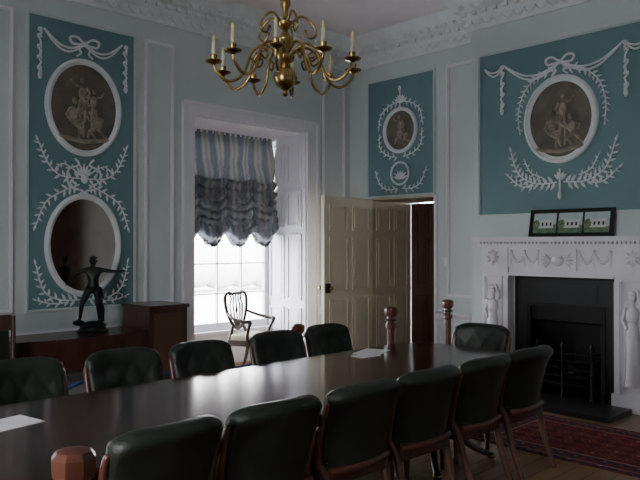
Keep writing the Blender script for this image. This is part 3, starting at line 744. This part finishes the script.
# ------------------------------------------------------------ rope stanchions
def post(x,y,h,name='rope_stanchion'):
    b=B(); b.lathe([(.13,0),(.13,.025),(.09,.04),(.045,.07),(.038,.12),(.038,h-.22),(.055,h-.20),(.055,h-.17),(.042,h-.15),(.042,h-.10),(.060,h-.085),(.066,h-.065),(.066,h-.025),(.052,h-.008),(.02,h)],0,0,'postw',8)
    b.tube([(.05*math.cos(2*pi*i/12),.05*math.sin(2*pi*i/12),h-.13) for i in range(12)],.010,'mahog',seg=6,closed=True)
    b.out(name,loc=(x,y,0),smooth=20)
posts=[(.90,1.96,1.0),(2.43,4.87,.74),(3.22,4.87,.74),(4.50,4.90,.84),(5.18,4.30,1.0),(6.30,4.42,1.0)]
for p in posts: post(*p)
post(1.2,4.87,.74)
b=B()
def rope(p,q,s):
    a=Vector((p[0],p[1],p[2]-.13)); c=Vector((q[0],q[1],q[2]-.13)); d=(c-a); d.z=0; d.normalize(); a=a+d*.055; c=c-d*.055
    b.tube([a.lerp(c,t/14)-Vector((0,0,s*math.sin(pi*t/14))) for t in range(15)],.014,'rope',seg=8)
rope((1.2,4.87,.74),posts[1],.12); rope(posts[1],posts[2],.10); rope(posts[2],posts[3],.15)
b.out('barrier_rope')

# ------------------------------------------------------------ chandelier
ch=empty('chandelier',(2.91,3.29,0))
b=B()
b.lathe([(.0,2.55),(.012,2.555),(.02,2.57),(.01,2.585),(.03,2.60),(.06,2.625),(.078,2.665),(.072,2.70),(.045,2.735),(.022,2.75),(.03,2.765),(.055,2.78),(.06,2.81),(.03,2.825),(.022,2.86),(.04,2.89),(.05,2.92),(.03,2.95),(.018,2.98),(.045,3.0),(.05,3.03),(.02,3.05),(.016,3.10),(.032,3.14),(.034,3.17),(.014,3.21),(.012,3.26),(.022,3.28),(.0,3.30)],0,0,'brass',28)
def arm(a,r0,z0,R,zl,zp,sc=1):
    d=Vector((math.cos(a),math.sin(a),0))
    def q(r,z): return d*r+Vector((0,0,z))
    b.tube(catmull([q(r0,z0),q(r0+.22*(R-r0),z0+.045*sc),q(r0+.42*(R-r0),z0-.01*sc),q(r0+.55*(R-r0),zl+.02),q(r0+.78*(R-r0),zl-.03*sc),q(R*.97,zl+.03*sc),q(R,zp)],6),.0095*sc,'brass',seg=8)
    b.tube(catmull([q(r0+.45*(R-r0),z0-.04*sc),q(r0+.34*(R-r0),z0-.07*sc),q(r0+.28*(R-r0),z0-.03*sc),q(r0+.36*(R-r0),z0-.01*sc)],4),.007*sc,'brass',seg=6)
    c=q(R,0)
    b.lathe([(.008,0),(.02,.008),(.05*sc,.018),(.054*sc,.028),(.015,.022),(.013,.035),(.021,.05),(.021,.065)],c.x,c.y,'brass',16,z=zp-.01)
    b.lathe([(.0135,0),(.0135,.085),(.006,.09)],c.x,c.y,'candle',10,z=zp+.045)
    b.lathe([(.006,0),(.011,.015),(.010,.03),(.002,.05)],c.x,c.y,'bulb',8,z=zp+.133)
for i in range(10): arm(2*pi*i/10+.10,.045,2.83,.455,2.66,2.735)
for i in range(5):
    a=2*pi*i/5+.6; d=Vector((math.cos(a),math.sin(a),0)); q=lambda r,z: d*r+Vector((0,0,z))
    b.tube(catmull([q(.035,3.02),q(.10,3.07),q(.17,3.03),q(.20,2.96),q(.16,2.93),q(.13,2.97)],5),[.009,.008,.007,.006],'brass',seg=8)
    b.sell(q(.13,2.975),(.012,.012,.012),'brass',nu=8,nv=6)
b.out('brass_frame',parent=ch,smooth=50)
b=B()
z=3.29
k=0
while z<4.40:
    pts=[]
    for i in range(10):
        a=2*pi*i/10; x=.013*math.cos(a); zz=.024*math.sin(a)
        pts.append((x,0,z+.02+zz) if k%2 else (0,x,z+.02+zz))
    b.tube(pts,.004,'brass',seg=5,closed=True); z+=.038; k+=1
b.lathe([(.01,4.38),(.02,4.40),(.06,4.44),(.08,4.479)],0,0,'brass',20)
b.out('chain',parent=ch)

# ------------------------------------------------------------ exterior
b=B(); b.box(-60,60,-60,70,-.6,-.5,'ground'); b.out('garden_lawn',smooth=0)
b=B()
for i in range(40):
    x=-10+i*1.2; b.sell((x,26+random.uniform(-.5,.5),.75),(1.2,1.2,1.1+random.uniform(0,.1)),'hedge',nu=10,nv=8)
b.out('garden_hedge')
w=bpy.data.worlds.new('World'); S.world=w; w.use_nodes=True; nt=w.node_tree; bg=nt.nodes['Background']
tc=nt.nodes.new('ShaderNodeTexCoord'); sp=nt.nodes.new('ShaderNodeSeparateXYZ'); r=nt.nodes.new('ShaderNodeValToRGB')
nt.links.new(tc.outputs['Generated'],sp.inputs[0]); nt.links.new(sp.outputs[2],r.inputs[0]); nt.links.new(r.outputs[0],bg.inputs[0])
r.color_ramp.elements[0].color=(1,.975,.985,1); r.color_ramp.elements[1].color=(.90,.91,.98,1)
bg.inputs[1].default_value=25.0
def portal(x,y,z,sx,sy,rot):
    l=bpy.data.lights.new('daylight_portal','AREA'); l.shape='RECTANGLE'; l.size=sx; l.size_y=sy; l.energy=1
    l.cycles.is_portal=True
    o=bpy.data.objects.new('daylight_portal',l); o.location=(x,y,z); o.rotation_euler=rot; S.collection.objects.link(o)
portal(5.435,7.62,1.79,1.8,2.7,(-pi/2,0,0)); portal(-.35,7.62,1.95,1.3,2.1,(-pi/2,0,0)); portal(XW-.29,2.0,1.95,2.1,1.4,(0,-pi/2,0))
cam=bpy.data.cameras.new('camera'); cam.sensor_width=36; cam.lens=685/640*36; cam.clip_start=.05
co=bpy.data.objects.new('camera',cam); co.location=(0,0,1.6); co.rotation_euler=(math.radians(90.42),0,math.radians(-44.4)); S.collection.objects.link(co); S.camera=co
